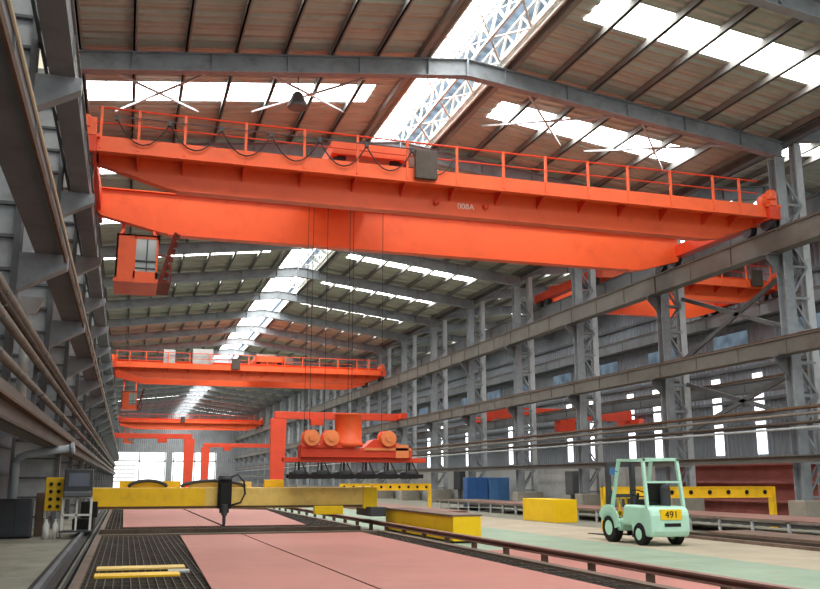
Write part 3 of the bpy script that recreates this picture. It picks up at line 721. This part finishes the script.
def comb(x0, x1, Y, z, h, label, n, legz):
    t = thing('lifting_beam', label, 'lifting beam', (x0, Y, z)); L = x1-x0
    b = MB().box(0, L, -.05, .05, 0, .03).box(0, L, -.05, .05, h-.03, h).box(0, L, -.02, .02, .03, h-.03); b.build('web', M['yellow'], t)
    for k in range(n):
        x = L*(k+.5)/n; MB().lathe((x, -.03, h/2), (0,-1,0), [(.02,.02),(h*.2,.02),(h*.2,0)], 12).build('hole', M['black'], t)
    for x in (.06, L-.06): MB().box(x-.06, x+.06, -.12, .12, -(z-legz), h).build('end_leg', M['yellow'], t)
comb(14.35, 20.75, 26.0, .98, .36, 'yellow lifting beam with dark holes behind the forklift', 9, 0)
comb(10.9, 16.0, 48, 1.0, .36, 'far yellow lifting beam with holes, right of the gantry end', 10, 0)
# roller conveyor with plates along the right
cv = thing('roller_conveyor', 'long low steel conveyor with a pale railed side, right of the forklift', 'conveyor', (17, 19, 0))
MB().box(0, .08, 0, 31, .3, .42).box(2.6, 2.68, 0, 31, .3, .42).build('side_rails', M['steel_d'], cv)
for k in range(21): MB().box(-.06, .0, 1.5*k+.2, 1.5*k+.28, 0, .46).build('post', M['steel_l'], cv)
MB().box(-.06, -.0, 0, 31, .4, .46).build('top_rail', M['pipe'], cv)
b = MB()
for k in range(61): b.tube([(.08, .3+.5*k, .34), (2.6, .3+.5*k, .34)], .06, 8)
b.build('rollers', M['dark'], cv)
for i, (y0, y1, z, x0, x1, m) in enumerate(((19.4, 30.5, .42, 17.15, 19.5, 'plate_b'), (31, 44, .42, 17.2, 19.4, 'plate_b'), (44.5, 49.8, .42, 17.1, 19.5, 'brown'))):
    plate([(x0,y0),(x1,y0),(x1,y1),(x0,y1)], z, ['nearest brown plate lying on the right conveyor', 'second brown plate along the right conveyor', 'farthest dark brown plate along the right conveyor'][i], m, .06)
for i, (x0, x1, y0, y1, z0, z1, m) in enumerate(((14.7, 16.4, 16.5, 22.8, .007, .08, 'brown'), (14.9, 16.2, 17.0, 22.5, .08, .15, 'pipe_d'), (15.0, 16.4, 16.8, 21.8, .15, .21, 'brown'))):
    plate([(x0,y0),(x1,y0+.3),(x1,y1),(x0,y1-.2)], z0, ['bottom dark plate of the stack on the floor at the right edge', 'middle plate of the dark stack at the right edge', 'top plate of the dark stack at the right edge'][i], m, z1-z0)
for i, (x0, x1, y0, y1, z) in enumerate(((11.8, 14.2, 37, 58, .007), (11.9, 14.0, 38, 57, .09), (12.0, 14.2, 37.5, 56, .17))):
    plate([(x0,y0),(x1,y0),(x1,y1),(x0,y1)], z, ['bottom plate of the brown stack in the aisle beyond the gantry', 'middle plate of the brown stack in the aisle beyond the gantry', 'top plate of the brown stack in the aisle beyond the gantry'][i], 'plate_b', .078)
# cabinets along the right row
for i, (x0, m) in enumerate(((19.35, 'blue'), (20.75, 'blue_l'))):
    t = thing('tool_cabinet', ['left darker blue steel cabinet between the right columns', 'right lighter blue steel cabinet between the right columns'][i], 'cabinet', (x0, 51.2, 0), 0)
    MB().box(0, 1.3, 0, .7, .08, 1.7).build('body', M[m], t, .02); MB().box(.04, .63, -.02, 0, .12, 1.66).build('door', M[m], t); MB().box(.67, 1.26, -.02, 0, .12, 1.66).build('door', M[m], t); MB().box(0, 1.3, .05, .65, 0, .08).build('plinth', M['black'], t)
struct(MB().box(22.5, 22.56, 36, 90, 0, 2.3).build('wall_partition', M['boxgrey']))
for i, (Y, z0, z1, wd, m, lab) in enumerate(((38.3, .9, 2.1, 1.0, 'boxgrey', 'pale grey switch cabinet by the right columns, left of the forklift mast'),
        (43.5, .8, 2.0, .9, 'steel_d', 'dark grey switch box on the partition between the right columns'),
        (60.5, .9, 2.2, 1.3, 'dark', 'far dark switch box on the partition, left of the blue cabinets'))):
    t = thing('switch_box', lab, 'box', (22.3, Y, 0))
    MB().box(-.2, .2, -wd/2, wd/2, z0, z1).build('body', M[m], t, .02); MB().box(-.21, -.2, -wd/2+.05, wd/2-.05, z0+.05, z1-.05).build('door', M[m], t); MB().box(-.1, .1, -.1, .1, 0, z0).build('stand', M['steel_d'], t)
# side bay: stacks of red primed girders, window strips
k = 0
for lay, (z, xs) in enumerate(((0, (25.0, 26.0, 27.0, 28.0)), (.75, (25.5, 26.5, 27.5)), (1.5, (26.0, 27.0)))):
    for j, x in enumerate(xs):
        o = MB().ibeam_y(x, 29.0+.2*lay, 41-.5*lay, z, z+.74, .8, .08, .06).build('primed_girder', M['redstack'])
        tag(o, 'red primed steel girder in the side bay pile, %s layer, %s from the left' % (['bottom','middle','top'][lay], ['first','second','third','fourth'][j]), 'girder', 'red girder pile'); k += 1
for i, Y in enumerate((28.4, 34.9, 38.6, 43.8, 47.7, 54.4, 57.8, 63.5, 67.4, 75, 79.5, 86.5, 91, 99, 104)):
    window(MB().box(34.46, 34.5, Y-.4, Y+.4, 3.0, 7.6), M['win'])
for i in range(16):
    Y = 21.9 + 7.5*i
    window(MB().box(34.46, 34.5, Y, Y+3.2, 8.4, 10.2), M['clere'])
g = MB()
for z in (2.3, 4.4, 6.0, 7.9, 10.6, 12.4): g.box(34.3, 34.5, Y0, Y1, z, z+.16)
struct(g.build('trim_5', M['steel_d']))
t = thing('side_bay_crane', 'small red single-girder crane low in the side bay, seen between the pipes and lower girder', 'crane', (22.7, 57, 0))
MB().box(0, 11.2, -.3, .3, 5.6, 6.35).build('beam', M['orange_far'], t, .02)
for x in (0, 11.2): MB().box(x-.2, x+.2, -1.5, 1.5, 5.35, 5.7).build('end_truck', M['orange_d'], t)
MB().box(5.5, 6.7, -.4, .4, 4.8, 5.58).build('hoist', M['orange_d'], t, .03)
runway(22.7, 4.8, 5.25, .3, M['girder_l'], 'low crane girder of the side bay, behind the right columns', 1)
runway(33.9, 4.8, 5.25, .3, M['girder_l'], 'low crane girder of the side bay on its outer wall', 1)
runway(33.72, 10.6, 11.3, .4, M['girder_l'], 'upper crane girder of the side bay on its outer wall', 1)

# ------------------------------------------------------------------ daylight from the open end of the hall behind the camera, and camera
w = bpy.data.worlds.new('daylight'); S.world = w; w.use_nodes = True
bg = w.node_tree.nodes['Background']; bg.inputs['Color'].default_value = (.93, .97, 1, 1); bg.inputs['Strength'].default_value = .75

cam = bpy.data.cameras.new('camera'); co = bpy.data.objects.new('camera', cam); COL.objects.link(co)
cam.sensor_width = 36; cam.lens = 904*36/820; cam.clip_end = 500
co.location = (0, 0, 1.55); co.rotation_euler = (math.radians(90+11.596), 0, math.radians(-17.162))
S.camera = co
vs = S.view_settings; vs.view_transform = 'Standard'; vs.look = 'None'; vs.exposure = .25; vs.gamma = 1; vs.use_curve_mapping = False
S.cycles.max_bounces = 6; S.cycles.diffuse_bounces = 4
S.cycles.use_denoising = True
